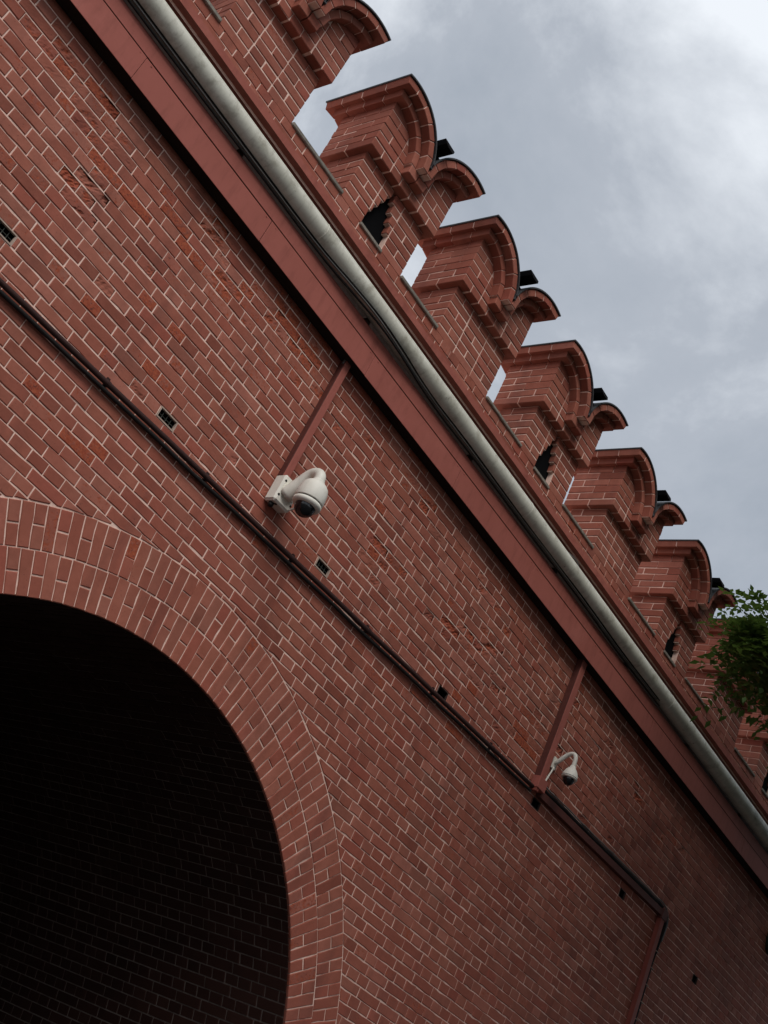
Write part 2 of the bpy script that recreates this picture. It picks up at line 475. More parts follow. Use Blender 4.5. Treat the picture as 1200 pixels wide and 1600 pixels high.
tile = []          # (pixel area, MB)
def px_area(x0, x1, y, z0, z1):
    pts = [pix(x, y, z) for x, z in ((x0, z0), (x1, z0), (x1, z1), (x0, z1))]
    if any(p is None for p in pts): return 0
    cx = sum(p[0] for p in pts) / 4; cy = sum(p[1] for p in pts) / 4
    if not (-10 < cx < 1210 and -10 < cy < 1610): return 0
    return abs(area([(p[0], p[1]) for p in pts]))

def wall_brick(poly, y, vis=True, flat=False):
    xs = [p[0] for p in poly]; zs = [p[1] for p in poly]
    x0, x1, z0, z1 = min(xs), max(xs), min(zs), max(zs)
    cx, cz = (x0 + x1) / 2, (z0 + z1) / 2
    w, s = wear_at(cx, cz)
    if flat: s = 0
    a = (min(1, max(0, rng.gauss(.5, .30))), w, rng.random())
    b_ = MB()
    if s > 0 and len(poly) == 4 and abs(area(poly) - (x1 - x0) * (z1 - z0)) < 1e-6 and z1 - z0 > .05:
        rough_brick(b_, x0, x1, z0, z1, y + rng.uniform(0, .002), .06, s, rng.uniform(0, 50), a)
    else:
        A_ = px_area(x0, x1, y, z0, z1)
        if A_ > 60: prism(b_, wavy(poly), y, .06, rng.uniform(.003, .0055), a, .0018)
        else: prism(b_, poly, y, .06, rng.uniform(.0035, .0055), a)
    tile.append((px_area(x0, x1, y, z0, z1) if vis else 0, b_))
    return s > 0 and len(poly) == 4 and z1 - z0 > .05

def row_bricks(k, z0, z1, y, xa, xb, arch=True, vents=()):
    stretch = (k % 2 == 0)
    pitch = 2 * P if stretch else P
    off = 0.085 if stretch else 0.085 + P / 2
    n0 = int(math.floor((xa - off) / pitch)); n1_ = int(math.ceil((xb - off) / pitch))
    drift = mnoise.noise(Vector((k * .37, 1.5, 2.2))) * .02
    cuts = [off + drift + n * pitch + rng.uniform(-.005, .005) for n in range(n0, n1_ + 1)]
    spalled = []
    zj0, zj1 = z0 + rng.uniform(-.0012, .0012), z1 + rng.uniform(-.0012, .0012)
    for i in range(len(cuts) - 1):
        l, r = max(cuts[i] + J / 2, xa), min(cuts[i + 1] - J / 2, xb)
        segs = [(l, r)]
        for v in vents:
            v0, v1 = v[0] - v[2] / 2 - .006, v[0] + v[2] / 2 + .006
            ns = []
            for (p, q) in segs:
                if v1 <= p or v0 >= q: ns.append((p, q)); continue
                if v0 - p > .007: ns.append((p, v0))
                if q - v1 > .007: ns.append((v1, q))
            segs = ns
        for (p, q) in segs:
            if q - p < .007: continue
            poly = [(p, zj0), (q, zj0), (q, zj1), (p, zj1)]
            if arch:
                cx, cz = (p + q) / 2 - XC, (zj0 + zj1) / 2 - ZA
                if cz > 0:
                    rr = math.hypot(cx, cz)
                    if rr < RO - .25: continue
                    if rr < RO + .25:
                        # cut against the extrados at the brick's own angle
                        far = max(math.hypot(x - XC, z - ZA) for x, z in poly)
                        if far < RO + .02: continue
                        an = atan2(cz, cx)
                        poly = clip(poly, cos(an), sin(an), cos(an) * XC + sin(an) * ZA + RO + J * .7)
                        if len(poly) < 3 or abs(area(poly)) < .0006: continue
                else:
                    if abs(cx) < RO:
                        if p < XC - RO < q: poly = [(p, zj0), (XC - RO - J, zj0), (XC - RO - J, zj1), (p, zj1)]
                        elif p < XC + RO < q: poly = [(XC + RO + J, zj0), (q, zj0), (q, zj1), (XC + RO + J, zj1)]
                        else: continue
                        if poly[1][0] - poly[0][0] < .02: continue
            if wall_brick(poly, y, True, not arch): spalled.append((poly[0][0] - .001, poly[1][0] + .001))
    return spalled

wall_mb = MB()
nrows = int((Z_TOP - ROW0) / C)
for k in range(nrows):
    z0 = ROW0 + k * C
    vs_ = vent_rows.get(k, [])
    sp_ = row_bricks(k, z0 + J / 2, z0 + C - J / 2, D, X0, X1, True, vs_)
    # mortar bed behind: strips with openings for the arch and the vents
    zs_ = [z0, z0 + J / 2 + .001, z0 + C / 2, z0 + C - J / 2 - .001, z0 + C]
    for s in range(4):
        za, zb = zs_[s], zs_[s + 1]
        zm = (za + zb) / 2 - ZA; hole = 2.78
        if zm < hole:
            hw = sqrt(hole * hole - max(zm, 0) ** 2)
            iv = [(X0, XC - hw), (XC + hw, X1)]
        else: iv = [(X0, X1)]
        for (v0, v1) in [(v[0] - v[2] / 2, v[0] + v[2] / 2) for v in vs_] + (sp_ if s in (1, 2) else []):
            ni = []
            for (p, q) in iv:
                if v1 <= p or v0 >= q: ni.append((p, q))
                else: ni += [t_ for t_ in ((p, v0), (v1, q)) if t_[1] > t_[0]]
            iv = ni
        for (p, q) in iv:
            y = D + REC
            wall_mb.add([(p, y, za), (q, y, za), (q, y, zb), (p, y, zb)], [(0, 1, 2, 3)])
# two parapet courses above the recess
for kk in range(2):
    z0 = 7.006 + kk * .079
    row_bricks(kk, z0 + J / 2, z0 + .079 - J / 2, D, X0, X1, False)
y = D + REC
wall_mb.add([(X0, y, 6.93), (X1, y, 6.93), (X1, y, 7.16), (X0, y, 7.16)], [(0, 1, 2, 3)])
wall_mb.add([(X0, y, 7.16), (X1, y, 7.16), (X1, D + 7, 7.16), (X0, D + 7, 7.16)], [(0, 1, 2, 3)])
for xx in (X0, X1):
    wall_mb.add([(xx, D + REC, 0), (xx, D + 7, 0), (xx, D + 7, 7.16), (xx, D + REC, 7.16)], [(0, 1, 2, 3)])
wall_mb.add([(X0, D + 7, 0), (X1, D + 7, 0), (X1, D + 7, 7.16), (X0, D + 7, 7.16)], [(0, 1, 2, 3)])
wall = wall_mb.build('fortress_wall', MORTAR)
tag(wall, 'dark red painted brick fortress wall with an arched gateway and a row of swallowtail merlons', 'wall')

tile.sort(key=lambda t: -t[0])
for ar, b_ in tile[:300]: b_.build('brick', BRICK, wall)
rest = MB()
for ar, b_ in tile[300:]: rest.join(b_)
tag(rest.build('brickwork', BRICK, wall), None, None, kind='stuff')
wall['kind'] = 'thing'

# recess behind the pipe, added to hold shade there, and the red band over it
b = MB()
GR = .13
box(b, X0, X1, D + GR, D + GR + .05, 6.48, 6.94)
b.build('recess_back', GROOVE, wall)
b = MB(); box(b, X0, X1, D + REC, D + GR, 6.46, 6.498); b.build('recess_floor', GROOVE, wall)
b = MB()
n = 160
pr_ = [(-.048, 6.952), (-.050, 7.004), (-.012, 7.016), (.012, 7.012), (GR, 6.945)]
vs = []; fs = []
for i in range(n + 1):
    x = X0 + (X1 - X0) * i / n
    for k, (dy, z) in enumerate(pr_):
        j_ = mnoise.noise(Vector((x * 3, k * 5.1, 0))) * .004
        vs.append((x, D + dy + (j_ if k < 3 else 0), z + mnoise.noise(Vector((x * 6, k * 3.3, 9))) * (.006 if k in (2,) else .002)))
m_ = len(pr_)
for i in range(n):
    for k in range(m_):
        k2 = (k + 1) % m_
        fs.append((i * m_ + k, (i + 1) * m_ + k, (i + 1) * m_ + k2, i * m_ + k2))
b.add(vs, fs); b.build('string_course', BAND, wall)

# ------------------------------------------------------------------ gate arch
def sector(b, cx, cz, r0, r1, a0, a1, y0, y1, n):
    vs = []; fs = []
    for i in range(n + 1):
        an = a0 + (a1 - a0) * i / n
        for (r_, yy) in ((r0, y0), (r1, y0), (r1, y1), (r0, y1)):
            vs.append((cx + r_ * cos(an), yy, cz + r_ * sin(an)))
    for i in range(n):
        for k in range(4):
            k2 = (k + 1) % 4; fs.append((i * 4 + k, i * 4 + k2, (i + 1) * 4 + k2, (i + 1) * 4 + k))
    fs.append((3, 2, 1, 0)); fs.append(tuple(n * 4 + k for k in range(4)))
    b.add(vs, fs)
b = MB(); sector(b, XC, ZA, RI + .006, RO, 0, pi, D + REC - .0008, D + .03, 96)
for sx in (-1, 1):
    xa, xb = sorted((XC + sx * (RI + .006), XC + sx * RO)); box(b, xa, xb, D + REC - .0008, D + .03, 0, ZA)
arch = b.build('arch_ring', MORTAR, wall)
ring_far = MB()
def voussoir(r0, r1, a0, a1):
    ga0, ga1 = a0 + J / 2 / r0, a1 - J / 2 / r0; go0, go1 = a0 + J / 2 / r1, a1 - J / 2 / r1
    jr = rng.uniform(-.003, .003)
    poly = [(XC + r0 * cos(ga1), ZA + r0 * sin(ga1)), (XC + r0 * cos(ga0), ZA + r0 * sin(ga0)),
            (XC + (r1 + jr) * cos(go0), ZA + (r1 + jr) * sin(go0)), (XC + (r1 + jr) * cos(go1), ZA + (r1 + jr) * sin(go1))]
    if area(poly) < 0: poly = poly[::-1]
    am = (a0 + a1) / 2; rm = (r0 + r1) / 2
    w = max(0, rng.gauss(.03, .07))
    if r0 < RI + .05 and .35 < am < .75 and rng.random() < .35: w = rng.uniform(.3, .6)
    if rng.random() < .02: w = rng.uniform(.4, .7)
    rnd = min(1, max(0, rng.gauss(.55, .22)))
    if r0 < RI + .05 and .68 < am < .80: rnd = min(1, rnd + .45)
    b_ = MB(); prism(b_, wavy(poly, .0018), D - .001, .022, rng.uniform(.003, .005), (rnd, w, rng.random()))
    q = pix(XC + rm * cos(am), D, ZA + rm * sin(am))
    if q and -15 < q[0] < 1215 and -15 < q[1] < 1615: b_.build('brick', BRICK, arch)
    else: ring_far.join(b_)
for ri, (r0, r1) in enumerate(((RI, RM - J / 2), (RM + J / 2, RO - J / 2))):
    n = int(round(pi * (r0 + r1) / 2 / .0795))
    for i in range(n):
        a0, a1 = pi * i / n, pi * (i + 1) / n
        dj = rng.uniform(-.0006, .0006)
        if (i + ri) % 2: voussoir(r0, r1, a0, a1)
        else:
            rm = (r0 + r1) / 2 + rng.uniform(-.008, .008)
            voussoir(r0, rm - J / 2, a0, a1); voussoir(rm + J / 2, r1, a0, a1)
    k = 0; z = 0.02
    while z + .079 < ZA:
        for sx in (-1, 1):
            xa, xb = sorted((XC + sx * r0, XC + sx * r1)); b_ = MB()
            prism(b_, [(xa, z), (xb, z), (xb, z + .07), (xa, z + .07)], D - .001, .115, .004, (rng.random(), 0, .5)); ring_far.join(b_)
        z += .079
tag(ring_far.build('jamb_brickwork', BRICK, arch), None, None, kind='stuff')

# vault and walls of the passage
YB = D + 6.9
b = MB()
vs = []; fs = []
prof = [(XC + RI + .0055, 0), (XC + RI + .0055, ZA)] + [(XC + (RI + .0055) * cos(pi * i / 60), ZA + (RI + .0055) * sin(pi * i / 60)) for i in range(1, 60)] + [(XC - RI - .0055, ZA), (XC - RI - .0055, 0)]
for (x, z) in prof: vs += [(x, D + .01, z), (x, YB, z)]
for i in range(len(prof) - 1): fs.append((2 * i, 2 * i + 1, 2 * i + 3, 2 * i + 2))
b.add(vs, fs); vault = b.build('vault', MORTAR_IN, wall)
vb = []; JV = .008
na = int(round(pi * RI / C))
for i in range(-19, na + 19):
    stretch = i % 2 == 0; y_ = D + .022 - (0 if stretch else .066)
    first = True
    while y_ < YB - .3:
        ln = (2 * P if stretch else P) + rng.uniform(-.004, .004)
        ya = max(y_, D + .022) + JV / 2; yb_ = y_ + ln - JV / 2
        y_ += ln
        if yb_ - ya < .03: continue
        if i < 0 or i >= na:
            t = ZA + (i if i < 0 else na - 1 - i) * C
            sx = 1 if i < 0 else -1
            if t < 0: continue
            c4 = [(XC + sx * RI, t + JV / 2), (XC + sx * RI, t + C - JV / 2)]; nr = Vector((-sx, 0, 0))
            if sx < 0: c4 = c4[::-1]
        else:
            a0, a1 = pi * i / na + JV / 2 / RI, pi * (i + 1) / na - JV / 2 / RI
            c4 = [(XC + RI * cos(a0), ZA + RI * sin(a0)), (XC + RI * cos(a1), ZA + RI * sin(a1))]
            am = (a0 + a1) / 2; nr = Vector((-cos(am), 0, -sin(am)))
        off = nr * rng.uniform(-.002, .002)
        p = [Vector((c4[0][0], ya, c4[0][1])), Vector((c4[0][0], yb_, c4[0][1])), Vector((c4[1][0], yb_, c4[1][1])), Vector((c4[1][0], ya, c4[1][1]))]
        ce = sum(p, Vector()) / 4
        fr = [q + (ce - q).normalized() * .004 + off for q in p]
        bk = [q - nr * .02 for q in p]; md = [q - nr * .004 + off for q in p]
        b_ = MB()
        b_.add(fr + md + bk, [(0, 1, 2, 3)] + [(4 + k, 4 + (k + 1) % 4, (k + 1) % 4, k) for k in range(4)] + [(8 + k, 8 + (k + 1) % 4, 4 + (k + 1) % 4, 4 + k) for k in range(4)],
               (rng.random(), max(0, rng.gauss(0, .1)), .5))
        q = pix(ce.x, ce.y, ce.z); A = 0
        if q and 0 < q[0] < 1200 and 0 < q[1] < 1600 and ce.x > XC:
            # seen through the arch opening?
            t = D / ce.y; hx, hz = ce.x * t, ZC + (ce.z - ZC) * t
            if math.hypot(hx - XC, hz - ZA) < RI:
                pq = [pix(*v) for v in p]; A = abs(area([(v[0], v[1]) for v in pq]))
        vb.append((A, b_))
vb.sort(key=lambda t: -t[0])
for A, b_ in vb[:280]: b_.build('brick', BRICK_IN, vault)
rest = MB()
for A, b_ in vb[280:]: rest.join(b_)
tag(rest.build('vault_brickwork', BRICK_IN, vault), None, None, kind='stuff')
# plank gate added at the far end to keep the passage dark
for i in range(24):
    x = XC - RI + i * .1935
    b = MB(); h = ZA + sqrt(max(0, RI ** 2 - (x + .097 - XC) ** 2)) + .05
    cbox(b, x, x + .185, YB - .06, YB, 0, h, .006); b.build('added_gate_plank', GATE, wall)

# ------------------------------------------------------------------ merlons
CM = .0782; MW = .79; MT = .39; E_ = .072; ES = .050; MZ = 7.152
RC = .43; RT = .060; ZT = 12 * CM + 2 * RT; ZCN = ZT - RC; XL = MW / 2 - RC
ME_X = [0.655, 2.075, 3.475, 4.805, 6.205, 7.625, 9.045, 10.465, 11.885, 13.305, 14.725]
HOLES = {2, 4, 6, 8}
HX = (.26, .52)
def hole_at(k):
    if k < 2: return HX
    if k > 5: return None
    c_ = (HX[0] + HX[1]) / 2; hw = (HX[1] - HX[0]) / 2 * (1 - (k - 1) / 4.6)
    return (c_ - hw, c_ + hw)
lobes = ((XL, 1), (MW - XL, -1))
def bc(wm=.10): return (min(1, max(0, rng.gauss(.50, .28))), max(0, rng.gauss(wm * .8, .12)), rng.random())

def make_merlon(idx, ox):
    hole = idx in HOLES
    r = REC
    core = MB()
    def cb(x0, x1, y0, y1, z0, z1): box(core, ox + x0, ox + x1, D + y0, D + y1, MZ + z0, MZ + z1)
    for k in range(6):
        h = hole_at(k) if hole else None
        z0, z1 = k * CM, (k + 1) * CM
        if h:
            cb(r, h[0] - .004, r, MT - r, z0, z1); cb(h[1] + .004, MW - r, r, MT - r, z0, z1)
        else: cb(r, MW - r, r, MT - r, z0, z1)
    cb(-ES + r, MW + ES - r, -E_ + r, MT + E_ - r, 6 * CM + r, ZCN)
    for xc, sg in lobes:
        # lobe body
        pts = []
        a_end = math.acos((-ES + r - XL) / .36)
        for i in range(13):
            an = a_end * i / 12
            pts.append((xc + sg * .36 * cos(an), ZCN + .36 * sin(an)))
        pts.append((xc + sg * .36 * cos(a_end), ZCN - .001)); 
        n = len(pts); ya, yb_ = D - E_ + r, D + MT + E_ - r
        vs = [(ox + p[0], ya, MZ + p[1]) for p in pts] + [(ox + p[0], yb_, MZ + p[1]) for p in pts]
        f1 = tuple(range(n)); f2 = tuple(range(2 * n - 1, n - 1, -1))
        sd = [(i, i + n, (i + 1) % n + n, (i + 1) % n) for i in range(n)]
        core.add(vs, [f1, f2] + sd)
        for (r0, r1, st_) in ((RC - 2 * RT, RC - RT, 2), (RC - RT, RC, 3)):
            ov = (ES * st_ + XL - r) / ((r0 + r1) / 2)
            ae = pi / 2 + math.asin(min(1, ov))
            if sg > 0: A0, A1 = 0, ae
            else: A0, A1 = pi - ae, pi
            sector(core, ox + xc, MZ + ZCN, r0 + .003, r1 - .005, A0, A1, D - E_ * st_ + r, D + MT + E_ * st_ - r, 14)
    me = core.build('merlon', MORTAR, wall)
    def brick(x0, x1, y0, y1, z0, z1, a=None, ch=.0055, jit=.0019):
        b_ = MB(); cbox(b_, ox + x0, ox + x1, D + y0, D + y1, MZ + z0, MZ + z1, ch, a or bc(), jit); b_.build('brick', BRICK, me)
    def course(k, z0, z1, xa, xb, ya, yb_, nu, ny, h=None, top=None):
        """one course round the merlon: front, both sides and back corners"""
        S = k % 2 == 0
        u = (xb - xa) / nu; v = (yb_ - ya) / ny
        g = J / 2
        cx_, cy_ = (2, 1) if S else (1, 2)
        zz0, zz1 = z0 + g, z1 - g
        # front and back faces
        cells = []; i = 0
        first = cx_
        cells.append((0, first)); i = first
        while i < nu - cx_:
            w_ = min(2 if S else 1, nu - cx_ - i); cells.append((i, i + w_)); i += w_
        cells.append((nu - cx_, nu))
        for ci, (p, q) in enumerate(cells):
            l, rr = xa + p * u + (0 if p == 0 else g), xa + q * u - (0 if q == nu else g)
            if 0 < p and q < nu:
                j_ = rng.uniform(-.003, .003); l += j_; rr += j_
            dep = cy_ * v - g if (p == 0 or q == nu) else .11
            segs = [(l, rr)]
            if h:
                segs = []
                if l < h[0]: segs.append((l, min(rr, h[0])))
                if rr > h[1]: segs.append((max(l, h[1]), rr))
            for (sl, sr) in segs:
                if sr - sl < .009: continue
                d_ = dep
                if h and (abs(sr - h[0]) < .001 or abs(sl - h[1]) < .001): d_ = min(MT - .004, .37)
                pj = rng.uniform(-.0015, .0015)
                if top is None:
                    brick(sl, sr, ya + pj, ya + d_, zz0, zz1)
                else: top(sl, sr, ya + pj, d_, zz0, zz1)
        # sides
        for side in (0, 1):
            i = cy_
            while i < ny:
                w_ = min(2, ny - i)
                y0_, y1_ = ya + i * v + g, ya + (i + w_) * v - (0 if i + w_ == ny else g)
                ba = (min(1, max(0, rng.gauss(.86, .14))), max(0, rng.gauss(.08, .14)), rng.uniform(.2, .8))
                if side == 0: brick(xa + rng.uniform(-.0025, .0025), xa + .09, y0_, y1_, zz0, zz1, ba)
                else: brick(xb - .09, xb, y0_, y1_, zz0, zz1)
                i += w_
    for k in range(6):
        course(k, k * CM, (k + 1) * CM, 0, MW, 0, MT, 6, 3, hole_at(k) if hole else None)
    def clipped(sl, sr, y0, d_, z0, z1):
        poly0 = [(sl, z0), (sr, z0), (sr, z1), (sl, z1)]
        for xc, sg in lobes:
            poly = poly0
            if sg > 0: poly = clip(poly, -1, 0, -MW / 2)
            else: poly = clip(poly, 1, 0, MW / 2)
            for i in range(9):
                an = pi * (i + .5) / 9
                if len(poly) < 3: break
                poly = clip(poly, -cos(an), -sin(an), -(xc * cos(an) + ZCN * sin(an) + RC - 2 * RT - .0025))
            if len(poly) < 3 or abs(area(poly)) < .0007: continue
            b_ = MB(); prism(b_, [(ox + p[0], MZ + p[1]) for p in poly], D + y0, d_, .004, bc()); b_.build('brick', BRICK, me)
    for k in range(6, 12):
        z0, z1 = k * CM, (k + 1) * CM
        top = clipped if (z0 + z1) / 2 > ZCN else None
        course(k + 1, z0, z1, -ES, MW + ES, -E_, MT + E_, 7, 4, None, top)
    # arched hood: two stepped rings per lobe
    def wedge(xc, r0, r1, a0, a1, y0, y1, a, ch=.004):
        b_ = MB(); g0, g1 = J / 2 / r0, J / 2 / r1
        poly = [(ox + xc + r0 * cos(a1 - g0), MZ + ZCN + r0 * sin(a1 - g0)), (ox + xc + r0 * cos(a0 + g0), MZ + ZCN + r0 * sin(a0 + g0)),
                (ox + xc + r1 * cos(a0 + g1), MZ + ZCN + r1 * sin(a0 + g1)), (ox + xc + r1 * cos(a1 - g1), MZ + ZCN + r1 * sin(a1 - g1))]
        if area(poly) < 0: poly = poly[::-1]
        prism(b_, poly, D + y0, y1 - y0, ch, a, .0008); b_.build('brick', BRICK, me)
    for xc, sg in lobes:
        for (r0, r1, st_) in ((RC - 2 * RT, RC - RT - .002, 2), (RC - RT + .002, RC, 3)):
            ov = (ES * st_ + XL) / ((r0 + r1) / 2)
            ae = pi / 2 + math.asin(min(1, ov)); n = 6 if st_ == 3 else 5
            ya, yb_ = -E_ * st_, MT + E_ * st_
            for i in range(n):
                a0, a1 = ae * i / n, ae * (i + 1) / n
                if sg < 0: a0, a1 = pi - a1, pi - a0
                ysplit = [ya, ya + .13, yb_]
                if i == n - 1: ysplit = [ya, ya + (yb_ - ya) * .27, ya + (yb_ - ya) * .55, ya + (yb_ - ya) * .8, yb_]
                for s in range(len(ysplit) - 1):
                    wedge(xc, r0, r1, a0, a1, ysplit[s] + (J / 2 if s else 0), ysplit[s + 1] - (J / 2 if s < len(ysplit) - 2 else 0), bc(.02))
        # grey roofing sheet on the lobe
        ae = pi / 2 + math.asin((ES * 3 + XL + .012) / .435)
        A0, A1 = (0.12, ae) if sg > 0 else (pi - ae, pi - 0.12)
        b_ = MB(); sector(b_, ox + xc, MZ + ZCN, .4325, .444, A0, A1, D - E_ * 3 - .012, D + MT + E_ * 3 + .012, 18); b_.build('roofing_sheet', FELT, me)
    # springer block under the valley and the bitumen lined gutter in it
    brick(MW / 2 - .105, MW / 2 - .004, -.146, .02, ZCN - .078, ZCN - .004, bc(.02)); brick(MW / 2 + .004, MW / 2 + .105, -.146, .02, ZCN - .078, ZCN - .004, bc(.02))
    b_ = MB()
    zt_ = ZT - .082
    pl = [(-.012, ZCN + .03), (.012, ZCN + .03), (.05, zt_ - .16), (.10, zt_ - .085), (-.10, zt_ - .085), (-.05, zt_ - .16)]
    prism(b_, [(ox + MW / 2 + p[0], MZ + p[1]) for p in pl], D - .165, MT + .30, .008); b_.build('gutter_lining', BLACK, me)
    b_ = MB(); xm, yf, yk = ox + MW / 2 + .015, D - .275 + rng.uniform(-.025, .025), D + MT
    zt_ -= .022 + rng.uniform(-.006, .006)
    sec = [(-.065, zt_), (-.05, zt_ - .045), (-.025, zt_ - .064), (.025, zt_ - .064), (.05, zt_ - .045), (.065, zt_)]
    vs = [(xm + p[0], yf + (zt_ - p[1]) * -.45, MZ + p[1]) for p in sec] + [(xm + p[0], yk, MZ + p[1]) for p in sec]
    n = len(sec); b_.add(vs, [tuple(range(n)), tuple(range(2 * n - 1, n - 1, -1))] + [(i, i + n, (i + 1) % n + n, (i + 1) % n) for i in range(n)])
    b_.build('drain_spout', BLACK, me)
    if hole:
        b_ = MB(); box(b_, ox + HX[0] - .02, ox + HX[1] + .02, D + .055, D + .08, MZ, MZ + 6 * CM - .004); b_.build('loophole_shade', BLACK, me)  # black sheet set in the opening paints its dark depth
        b_ = MB(); cbox(b_, ox + HX[0] - .01, ox + HX[1] + .01, D - .014, D + .3, MZ - .016, MZ + .012, .004); b_.build('loophole_sill', STONE, me)
    return me
for i, x in enumerate(ME_X): make_merlon(i, x)
for i in range(len(ME_X) - 1):
    xa, xb = ME_X[i] + MW, ME_X[i + 1]
    b = MB(); cbox(b, xa + .002, xb - .002, D - .016, D + MT + .05, 7.158, 7.186, .005, jit=.002); b.build('gap_sill', STONE, wall)

# ------------------------------------------------------------------ red metal trunking under the parapet
S_ = .115
tr = empty('cable_trunking', (4.3, D, 6.3))
tag(tr, 'long red sheet metal cable trunking bolted along the wall under the grey pipe', 'trunking')
def child(b_, name, mat, par, smooth=False):
    o = b_.build(name, mat, None, smooth); o.parent = par; o.matrix_parent_inverse = Matrix.Translation(-Vector(par.location)); return o
x = 4.322 - 1.25 * 6
while x < X1:
    b = MB(); w = 1.25
    dy = rng.uniform(-.0015, .0015)
    cbox(b, x + .0015, x + w - .0015, D - S_ + dy, D - S_ + dy + .004, 6.224 + rng.uniform(-.001, .001), 6.411, .0012)
    pass
    o = child(b, 'panel', RED_PAINT, tr)
    for xx in (x + .05, x + w - .05):
        bb = MB(); tube(bb, [(xx, D - S_ - .003, 6.397), (xx, D - S_ + .004, 6.397)], .005, 8); child(bb, 'screw', RED_PAINT, tr)
    x += w
b = MB(); cbox(b, X0, X1, D - S_ + .004, D - S_ + .008, 6.422, 6.532, .0012); child(b, 'upper_flange', RED_PAINT, tr)
b = MB(); box(b, X0, X1, D - S_ + .0045, D - .002, 6.5325, 6.5365); child(b, 'top_plate', RED_DARK, tr)
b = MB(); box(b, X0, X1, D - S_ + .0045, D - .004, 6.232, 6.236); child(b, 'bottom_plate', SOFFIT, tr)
b = MB(); box(b, X0, X1, D - S_ + .012, D - S_ + .016, 6.38, 6.45); child(b, 'gap_shade_strip', VOID, tr)  # black strip paints the dark of the gap between the plates
x = X0 + .3
while x < X1:
    b = MB(); box(b, x, x + .03, D - S_ + .0165, D - .001, 6.40, 6.43); child(b, 'bracket', RED_DARK, tr); x += 1.25

# ------------------------------------------------------------------ grey pipe
pz, py, prd = 6.659, D - .135, .083
pp = empty('drain_pipe', (4.0, py, pz))
tag(pp, 'thick weathered grey pipe running the length of the wall below the merlons', 'pipe')
x = -2.6; k = 0
while x < X1:
    b = MB(); L_ = 3.0; n = 24
    pts = [(x + L_ * i / n, py, pz) for i in range(n + 1)]
    tube(b, pts, prd + (.0 if k % 2 else .0006), 40, caps=False)
    child(b, 'pipe_section', PIPE, pp, True)
    b = MB(); tube(b, [(x + L_ - .004, py, pz), (x + L_ - .002, py, pz), (x + L_ + .002, py, pz), (x + L_ + .004, py, pz)], [prd, prd + .0025, prd + .0025, prd], 40, caps=False); child(b, 'weld_seam', PIPE, pp, True)
    for xx in (x + .75, x + 2.25):
        b = MB(); box(b, xx - .02, xx + .02, py + .05, D + GR - .002, 6.538, 6.60); child(b, 'saddle', GROOVE, pp)
    x += L_; k += 1
# loose wires along the pipe
def wire(pts, r, mat, name, label, seg=8):
    P_ = []
    for i in range(len(pts) - 1):
        a = Vector(pts[max(i - 1, 0)]); p = Vector(pts[i]); q = Vector(pts[i + 1]); c_ = Vector(pts[min(i + 2, len(pts) - 1)])
        for s in range(8):
            t = s / 8
            P_.append(.5 * ((2 * p) + (q - a) * t + (2 * a - 5 * p + 4 * q - c_) * t * t + (3 * p - a - 3 * q + c_) * t ** 3))
    P_.append(Vector(pts[-1]))
    b_ = MB(); tube(b_, P_, r, seg); return tag(b_.build(name, mat, None, True), label, 'cable')
def sag(x):
    t = max(0, 1 - abs(x - 4.15) / .85); return t * t * (3 - 2 * t)
pts = []
x = X0 + .2
while x < 9.4:
    pts.append((x, D - .150 - .045 * sag(x) + .01 * mnoise.noise(Vector((x, 7, 0))), 6.562 + .007 * mnoise.noise(Vector((x * .55, 3, 1))) + .012 * sag(x))); x += .3
wire(pts, .006, CABLE_GREY, 'loose_cable', 'slack grey cable sagging between the red trunking and the grey pipe')
wire([(p[0] + .1, p[1] + .012, p[2] - .016 + .008 * mnoise.noise(Vector((p[0] * .9 + 8, 3, 1)))) for p in pts], .008, CABLE, 'loose_cable', 'slack black cable tucked under the sagging grey one below the pipe')
wire([(p[0] + .05, p[1] - .004, p[2] + .017 + .006 * mnoise.noise(Vector((p[0] * .8 + 5, 1, 4)))) for p in pts], .006, CABLE, 'loose_cable', 'slack black cable squeezed between the sagging grey one and the pipe')
pts = [(7.05, D - .05, 6.765), (7.12, D - .13, 6.765), (7.2, D - .17, 6.755), (7.3, D - .16, 6.76), (7.42, D - .10, 6.765), (7.6, D - .03, 6.755)]
wire(pts, .005, CABLE_GREY, 'loose_cable', 'thin wire loop poking out over the top of the grey pipe')

# ------------------------------------------------------------------ vertical ducts
def duct(name, x0, x1, z0, z1, dep, label, extra=None):
    t = empty(name, ((x0 + x1) / 2, D, z0)); tag(t, label, 'duct', 'red vertical ducts')
    b_ = MB(); cbox(b_, x0, x1, D - dep, D - .001, z0, z1, .003); child(b_, 'cover', RED_PAINT, t)
    b_ = MB(); cbox(b_, x0 - .006, x0 - .0005, D - dep * .97, D - .0015, z0, z1, .001); child(b_, 'side_lip', DUCT_BROWN, t)
    b_ = MB(); cbox(b_, x1 + .0005, x1 + .004, D - dep * .55, D - .0015, z0, z1, .001); child(b_, 'side_lip', RED_DARK, t)
    return t
d1 = duct('vertical_duct', 4.175, 4.232, 5.215, 6.27, .052, 'narrow red duct dropping from the trunking to the big white dome camera')
b = MB(); tube(b, [(4.168, D - .035, 6.20), (4.166, D - .05, 6.30), (4.16, D - .06, 6.40)], .008, 8); child(b, 'cable_end', CABLE_GREY, d1)
d2 = duct('vertical_duct', 8.005, 8.085, 5.09, 6.28, .062, 'narrow red duct beside the small white dome camera, ending in a junction box')
b = MB(); cbox(b, 7.985, 8.115, D - .082, D - .001, 4.985, 5.088, .004); child(b, 'junction_box', RED_PAINT, d2)
b = MB(); cbox(b, 7.99, 8.03, D - .075, D - .012, 4.955, 4.984, .003); child(b, 'box_gland', RED_DARK, d2)

